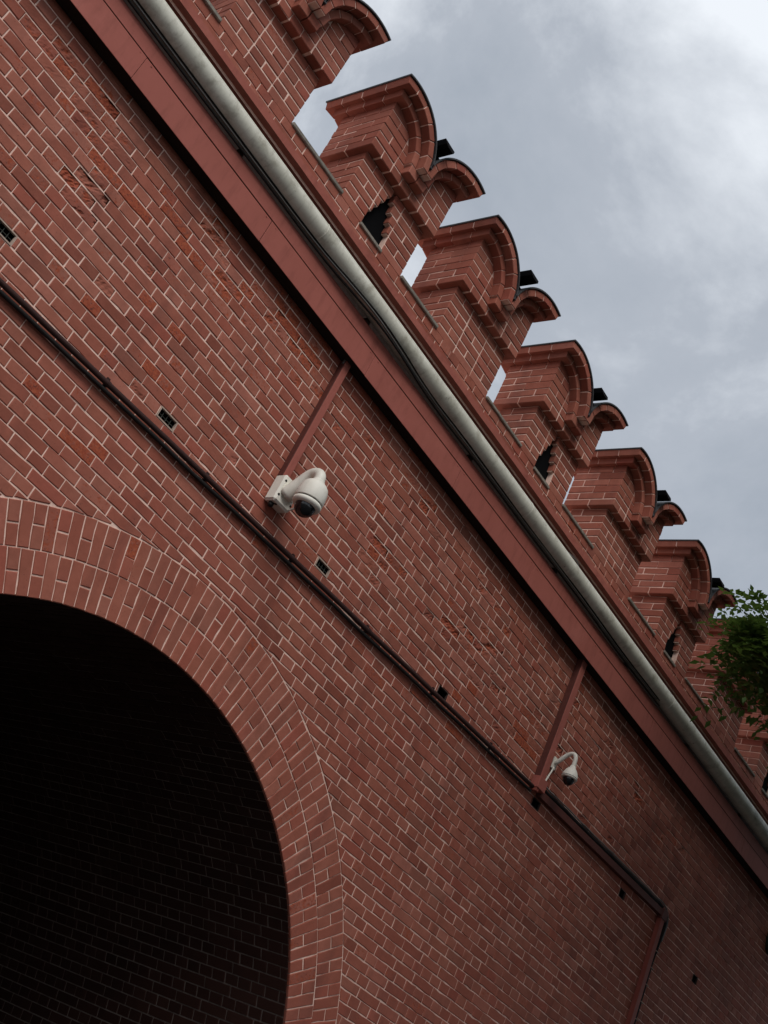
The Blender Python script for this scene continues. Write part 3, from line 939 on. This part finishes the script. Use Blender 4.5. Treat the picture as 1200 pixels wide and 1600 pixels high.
# ------------------------------------------------------------------ cables along the wall
def zl(x): return 4.735 + .0415 * (x - 2.0)
cd = empty('conduit', (4, D, zl(4))); tag(cd, 'thin brown conduit clipped along the wall, rising gently over the gate arch', 'conduit')
pts = [(X0 + (7.99 - X0) * i / 40, D - .034 + .003 * mnoise.noise(Vector((i * .6, 2, 3))), zl(X0 + (7.99 - X0) * i / 40) + .004 * mnoise.noise(Vector((i * .5, 0, 0)))) for i in range(41)]
b = MB(); tube(b, pts, .0175, 12); child(b, 'tube', CONDUIT, cd, True)
x = X0 + .4
while x < 7.8:
    b = MB(); z = zl(x)
    tube(b, [(x - .011, D - .034, z), (x + .011, D - .034, z)], 0.0195, 12); box(b, x - .011, x + .011, D - .012, D + .004, z - .012, z + .045); child(b, 'clip', CONDUIT, cd); x += .9
b = MB()
ringp = [(4.0 + .012 * cos(2 * pi * i / 14), D - .03, zl(4.0) + .045 + .014 * sin(2 * pi * i / 14)) for i in range(15)]
tube(b, ringp, .0035, 6); child(b, 'ring_hook', RED_PAINT, cd)
wire([(X0 + (7.99 - X0) * i / 30, D - .027 + .004 * mnoise.noise(Vector((i, 5, 1))), zl(X0 + (7.99 - X0) * i / 30) - .040 + .006 * mnoise.noise(Vector((i * .8, 9, 4)))) for i in range(31)],
     .013, CABLE, 'wall_cable', 'black cable running close beneath the brown conduit over the gate arch', 10)

# flat duct to the right of the junction box, bending down the wall
bd = empty('bent_duct', (9.4, D, 5.0)); tag(bd, 'dark red cable duct right of the small camera, bending down the wall', 'duct')
b = MB()
def zr(x): return 4.985 + .030 * (x - 8.1)
n = 8
for i in range(n):
    xa, xb = 8.12 + (10.78 - 8.12) * i / n, 8.12 + (10.78 - 8.12) * (i + 1) / n
    za, zb = zr(xa), zr(xb); h = .03
    b.add([(xa, D - .05, za - h), (xb, D - .05, zb - h), (xb, D - .05, zb + h), (xa, D - .05, za + h), (xa, D, za - h), (xb, D, zb - h), (xb, D, zb + h), (xa, D, za + h)],
          [(0, 1, 2, 3), (4, 5, 1, 0), (3, 2, 6, 7), (0, 3, 7, 4), (1, 5, 6, 2)])
child(b, 'sloping_run', DUCT_BROWN, bd)
b = MB(); cbox(b, 10.70, 10.775, D - .051, D - .001, 1.2, zr(10.7) - .01, .003); child(b, 'drop_run', RED_DARK, bd)
b = MB(); cbox(b, 10.688, 10.80, D - .058, D - .0015, zr(10.7) - .055, zr(10.7) + .05, .006); child(b, 'elbow', DUCT_BROWN, bd)
cp = [(8.13, D - .02, 5.055)] + [(8.13 + (10.62 - 8.13) * i / 22, D - .024 + .004 * mnoise.noise(Vector((i, 2, 2))), zr(8.13 + (10.62 - 8.13) * i / 22) + .06 + .012 * mnoise.noise(Vector((i * .7, 1, 8)))) for i in range(1, 23)]
cp += [(10.76, D - .028, zr(10.7) + .035), (10.84, D - .03, zr(10.7) - .06), (10.835, D - .026, zr(10.7) - .25)] + [(10.815 + .006 * mnoise.noise(Vector((i, 3, 3))), D - .024, 4.6 - i * .35) for i in range(10)]
wire(cp, .017, CABLE, 'wall_cable', 'black cable lying on top of the bent red duct and following it down', 10)
wire([(p[0] + .02, p[1] - .012, p[2] + .024) for p in cp[:-10]], .007, CABLE_GREY, 'wall_cable', 'thin grey wire strapped on the black cable above the bent duct', 8)
ty = empty('cable_ties', (10.8, D, 4.5)); tag(ty, 'pale clips holding the black cable beside the dropping red duct', 'cable clips')
for i in range(9):
    z = 4.72 - i * .165
    b = MB(); cbox(b, 10.79, 10.86, D - .046, D - .002, z, z + .007, .001); child(b, 'clip', VFRAME, ty)

# ------------------------------------------------------------------ vents
for (vx, vz, vw, gr, lab) in VENTS:
    k = row_of(vz); z0, z1 = ROW0 + k * C + .001, ROW0 + (k + 1) * C - .001
    t = empty('air_vent', (vx, D, z0)); tag(t, lab, 'vent', 'air vents in the wall')
    x0, x1 = vx - vw / 2, vx + vw / 2
    b = MB()
    fw = .0085 if gr else .004
    for (p, q, r_, s) in ((x0, x1, z0, z0 + fw), (x0, x1, z1 - fw, z1), (x0, x0 + fw, z0 + fw, z1 - fw), (x1 - fw, x1, z0 + fw, z1 - fw)):
        box(b, p, q, D - .001, D + .016, r_, s)
    child(b, 'frame', VFRAME if gr else GROOVE, t)
    b = MB()
    for (p, q, r_, s) in ((x0 - .003, x1 + .003, z0 - .003, z0 + .002), (x0 - .003, x1 + .003, z1 - .002, z1 + .003), (x0 - .003, x0 + .002, z0, z1), (x1 - .002, x1 + .003, z0, z1)):
        box(b, p, q, D + .0165, D + .088, r_, s)
    child(b, 'lining', BLACK, t)  # black lining and back paint the dark inside the vent
    b = MB(); box(b, x0 - .002, x1 + .002, D + .088, D + .096, z0 - .002, z1 + .002); child(b, 'back', BLACK, t)
    if gr:
        nb = 4
        for i in range(1, nb):
            xx = x0 + fw + (vw - 2 * fw) * i / nb
            b = MB(); box(b, xx - .0022, xx + .0022, D + .012, D + .017, z0 + fw, z1 - fw); child(b, 'bar', GRILLE, t)
        b = MB(); zz = (z0 + z1) / 2; box(b, x0 + fw, x1 - fw, D + .0175, D + .021, zz - .002, zz + .002); child(b, 'bar', GRILLE, t)

# ------------------------------------------------------------------ dome cameras
c1 = empty('dome_camera', (4.25, D, 5.1)); tag(c1, 'big off white dome camera on a box bracket at the end of the narrow duct', 'camera')
bx0, bx1, bz0, bz1, bd_ = 4.16, 4.325, 5.01, 5.215, .105
b = MB(); cbox(b, bx0, bx1, D - bd_, D - .002, bz0, bz1, .014); child(b, 'mounting_box', WHITE, c1)
for zz in (5.06, 5.17):
    b = MB(); tube(b, [(bx0 + .018, D - bd_ - .002, zz), (bx0 + .018, D - bd_ + .004, zz)], .0085, 10); child(b, 'screw', SEAL, c1)
    b = MB(); tube(b, [(bx1 - .018, D - bd_ - .002, zz), (bx1 - .018, D - bd_ + .004, zz)], .0085, 10); child(b, 'screw', SEAL, c1)
for yy in (.035, .075):
    b = MB(); tube(b, [(4.215, D - yy, bz0 - .0015), (4.215, D - yy, bz0 + .01)], .011, 12); child(b, 'cable_hole', SEAL, c1)
cx, cy = 4.235, D - .335
arm = bez((4.235, D - bd_ + .01, 5.10), (4.235, D - .17, 5.16), (4.235, D - .20, 5.275), (4.235, D - .275, 5.268), 12) + bez((4.235, D - .275, 5.268), (4.235, D - .325, 5.262), (cx, cy, 5.235), (cx, cy, 5.17), 8)[1:]
rads = [.058, .054, .050, .047, .044, .042, .041, .040, .039, .039, .038, .038, .038] + [.038] * 8
b = MB(); tube(b, arm, rads, 24); child(b, 'arm', WHITE, c1, True)
b = MB(); lathe(b, cx, cy, [(.038, 5.205), (.043, 5.200), (.048, 5.184), (.068, 5.175), (.086, 5.155), (.096, 5.122), (.099, 5.085), (.099, 5.043), (.097, 5.038)]); child(b, 'housing', WHITE, c1, True)
b = MB(); lathe(b, cx, cy, [(.092, 5.039), (.092, 5.027)]); child(b, 'seal', SEAL, c1, True)
b = MB(); lathe(b, cx, cy, [(.0975, 5.028), (.0975, 5.012), (.090, 5.000), (.0715, 4.996)]); child(b, 'lower_ring', WHITE, c1, True)
b = MB(); lathe(b, cx, cy, [(.071, 5.000)] + [(.071 * cos(pi / 2 * i / 10), 4.996 - .070 * sin(pi / 2 * i / 10)) for i in range(10)]); child(b, 'lens_dome', LENS, c1, True)
b = MB(); tube(b, bez((4.285, D - .04, 5.04), (4.32, D - .08, 5.02), (4.31, D - .16, 5.03), (4.27, D - .24, 5.06), 12), .007, 8); child(b, 'power_lead', WHITE, c1, True)
b = MB(); lathe(b, 4.20, D - .05, [(.02, bz0 + .003), (.02, bz0 - .02), (.014, bz0 - .03)], 14); child(b, 'cable_gland', SEAL, c1, True)

c2 = empty('dome_camera', (8.22, D, 5.25)); tag(c2, 'small white dome camera hanging from a curved gooseneck beside the junction box', 'camera')
gx = 8.20
b = MB(); cbox(b, gx - .03, gx + .035, D - .02, D - .001, 5.255, 5.365, .006); child(b, 'wall_plate', WHITE, c2)
gcy = D - .20
neck = bez((gx, D - .012, 5.31), (gx, D - .055, 5.33), (gx, D - .095, 5.415), (gx, D - .15, 5.42), 10) + bez((gx, D - .15, 5.42), (gx, D - .20, 5.42), (gx, gcy, 5.375), (gx, gcy, 5.30), 10)[1:]
b = MB(); tube(b, neck, .0185, 18); child(b, 'gooseneck', WHITE, c2, True)
b = MB(); lathe(b, gx, gcy, [(.022, 5.31), (.026, 5.295), (.050, 5.265), (.064, 5.235), (.068, 5.215), (.070, 5.200), (.069, 5.192), (.060, 5.190)]); child(b, 'housing', WHITE, c2, True)
b = MB(); lathe(b, gx, gcy, [(.0705, 5.207), (.0705, 5.203)]); child(b, 'seal', SEAL, c2, True)
b = MB(); lathe(b, gx, gcy, [(.052, 5.192)] + [(.052 * cos(pi / 2 * i / 9), 5.19 - .058 * sin(pi / 2 * i / 9)) for i in range(9)]); child(b, 'lens_dome', LENS, c2, True)
b = MB(); tube(b, bez((gx - .015, D - .028, 5.27), (gx - .02, D - .03, 5.22), (gx - .06, D - .03, 5.14), (gx - .075, D - .035, 5.075), 10), .008, 8); child(b, 'cable_tube', WHITE, c2, True)

# ------------------------------------------------------------------ oval fitting at the right edge
lf = empty('wall_lamp', (13.36, D, 5.86)); tag(lf, 'oval bulkhead fitting with a pale rim, half out of the frame at the right edge', 'lamp')
oval = [(13.36 + .125 * cos(2 * pi * i / 36), 5.88 + .155 * sin(2 * pi * i / 36)) for i in range(37)]
b = MB(); tube(b, [(x, D - .075, z) for x, z in oval], .010, 10, caps=False); child(b, 'rim', WHITE, lf, True)
b = MB(); vs = []; fs = []
for k, (s, yy) in enumerate(((1.0, D - .0), (1.0, D - .07), (.8, D - .10), (.45, D - .12), (.02, D - .125))):
    for (x, z) in oval[:-1]: vs.append((13.36 + (x - 13.36) * s, yy, 5.88 + (z - 5.88) * s))
for k in range(4):
    for i in range(36): fs.append((k * 36 + i, k * 36 + (i + 1) % 36, (k + 1) * 36 + (i + 1) % 36, (k + 1) * 36 + i))
b.add(vs, fs); child(b, 'glass', LAMPGLASS, lf, True)

# ------------------------------------------------------------------ tree on the right
def make_tree(base, lobes_, label, seed):
    r_ = random.Random(seed)
    t = empty('street_tree', base); tag(t, label, 'tree')
    tb = MB(); B = Vector(base)
    top = B + Vector((-.4, .3, 5.2))
    trunk = bez(B, B + Vector((.1, 0, 1.8)), B + Vector((-.3, .1, 3.4)), top, 14)
    tube(tb, trunk, .23, 14, r_end=.13)
    lb = MB()
    def spray(p, d, scale, a):
        # pinnate leaf: a stalk with paired leaflets
        d = d.normalized(); up = Vector((r_.uniform(-.3, .3), r_.uniform(-.3, .3), 1)).normalized()
        sd = d.cross(up).normalized(); n_ = r_.choice((4, 5, 6))
        vs = []; fs = []
        for k in range(1, n_ + 1):
            q = p + d * (.055 * k * scale) + Vector((0, 0, -.006 * k * k * scale))
            for sgn in ((-1, 1) if k < n_ else (0,)):
                dr = (sd * sgn * 1.0 + d * (.45 if sgn else 1.4) + Vector((0, 0, r_.uniform(-.35, .1)))).normalized()
                wd = dr.cross(up).normalized(); ln = .075 * scale * r_.uniform(.8, 1.2)
                i0 = len(vs)
                vs += [q, q + dr * ln * .45 + wd * ln * .26 + Vector((0, 0, .006)), q + dr * ln, q + dr * ln * .45 - wd * ln * .26 + Vector((0, 0, .006))]
                fs.append((i0, i0 + 1, i0 + 2, i0 + 3))
        lb.add(vs, fs, (a, 0, 0))
    for (x, y, z, rad, dens) in lobes_:
        c_ = Vector((x, y, z)); 
        st_ = trunk[r_.randint(8, 14)]
        br = bez(st_, st_.lerp(c_, .35) + Vector((0, 0, .5)), st_.lerp(c_, .7) + Vector((0, 0, .3)), c_, 10)
        tube(tb, br, .07, 8, r_end=.018)
        nt = int(16 * rad * rad) + 8
        tips = []
        for i in range(nt):
            dv = Vector((r_.gauss(0, 1), r_.gauss(0, 1), r_.gauss(0, .8))).normalized()
            dv.z *= .45 if dv.z < 0 else 1
            e_ = c_ + dv * rad * r_.uniform(.35, .92)
            s0 = br[r_.randint(5, 10)]
            tw = bez(s0, s0.lerp(e_, .4) + Vector((0, 0, .1)), s0.lerp(e_, .8), e_, 5)
            tube(tb, tw, .012, 5, r_end=.003); tips.append(tw)
        for i in range(int(dens * rad * rad)):
            tw = r_.choice(tips); k = r_.randint(2, 5); p = tw[k] + Vector((r_.gauss(0, .11), r_.gauss(0, .11), r_.gauss(0, .09))) * rad
            d = (p - c_) + Vector((r_.gauss(0, .5), r_.gauss(0, .5), r_.gauss(0, .35)))
            spray(p, d, r_.uniform(.85, 1.25), min(1, max(0, r_.gauss(.45, .22))))
    o = child(tb, 'trunk', BARK, t, True); o2 = child(lb, 'crown', LEAF, t)
    return t
make_tree((12.8, 1.9, 0), [(8.86, 4.27, 6.95, .60, 2300), (9.35, 4.15, 7.0, .6, 2000), (9.9, 3.9, 7.0, .9, 700), (10.6, 3.4, 6.0, 1.0, 620), (11.2, 3.6, 7.6, 1.15, 600), (11.5, 2.6, 6.6, 1.4, 480),
    (12.5, 3.6, 5.6, 1.2, 620), (12.7, 3.6, 7.2, 1.4, 520), (13.5, 2.6, 8.0, 1.6, 420), (14.0, 3.8, 6.2, 1.4, 520), (11.0, 2.2, 8.3, 1.2, 420), (15.0, 3.2, 7.0, 1.6, 420), (12.0, 1.6, 7.4, 1.6, 400), (13.2, 1.6, 5.6, 1.5, 400)],
    'leafy green tree at the right edge, its twigs hanging in front of the farthest merlons', 11)

make_tree((9.6, -0.6, 0), [(8.8, 2.4, 11.2, 1.3, 620), (9.6, 3.3, 10.0, 1.0, 700), (10.7, 3.1, 9.5, 1.1, 680), (7.9, 1.6, 12.0, 1.5, 560), (11.6, 3.5, 8.9, 1.0, 640), (2.9, .2, 9.8, 1.1, 600), (4.3, 1.8, 7.7, .5, 900), (3.6, .6, 10.0, 1.0, 600), (5.0, -2.5, 6.5, 1.6, 520), (6.5, -3.2, 8.0, 1.8, 480), (8.0, -3.5, 5.5, 1.7, 500), (10.0, -3.0, 8.0, 1.8, 480), (12.0, -2.0, 7.0, 1.8, 480), (13.5, 0.0, 9.0, 1.8, 480), (12.0, .5, 10.0, 1.6, 500), (4.2, -1.2, 7.2, 1.2, 600), (6.5, -1.5, 4.8, 1.4, 560), (10.5, 1.0, 4.6, 1.3, 600), (8.4, .6, 4.2, 1.2, 600), (7.6, -.6, 8.6, 1.5, 560), (3.9, 1.3, 8.7, .9, 700), (5.0, .2, 9.4, 1.4, 640), (6.2, 1.9, 7.9, .8, 800), (7.2, 2.0, 8.9, 1.1, 800), (5.9, 1.2, 8.7, 1.2, 760), (9.0, 2.0, 10.0, 1.5, 680), (8.2, 1.0, 10.6, 1.6, 640), (6.8, .4, 9.9, 1.5, 640), (10.0, 3.0, 8.4, 1.2, 760), (4.7, 1.1, 8.1, .9, 800), (8.3, 1.7, 6.6, 1.2, 760), (9.2, 1.0, 5.4, 1.3, 680), (9.4, 1.6, 7.8, 1.3, 640), (8.6, .2, 7.2, 1.4, 640), (10.6, 1.2, 6.8, 1.5, 640), (9.8, -.6, 8.4, 1.6, 600), (8.4, -1.4, 6.4, 1.5, 600), (10.8, -.8, 6.0, 1.5, 600)],
    'tree added out of view to the right, its crown shaped to shade the lower end of the wall', 23)  # added tree, crown lobes laid out of view to darken the wall
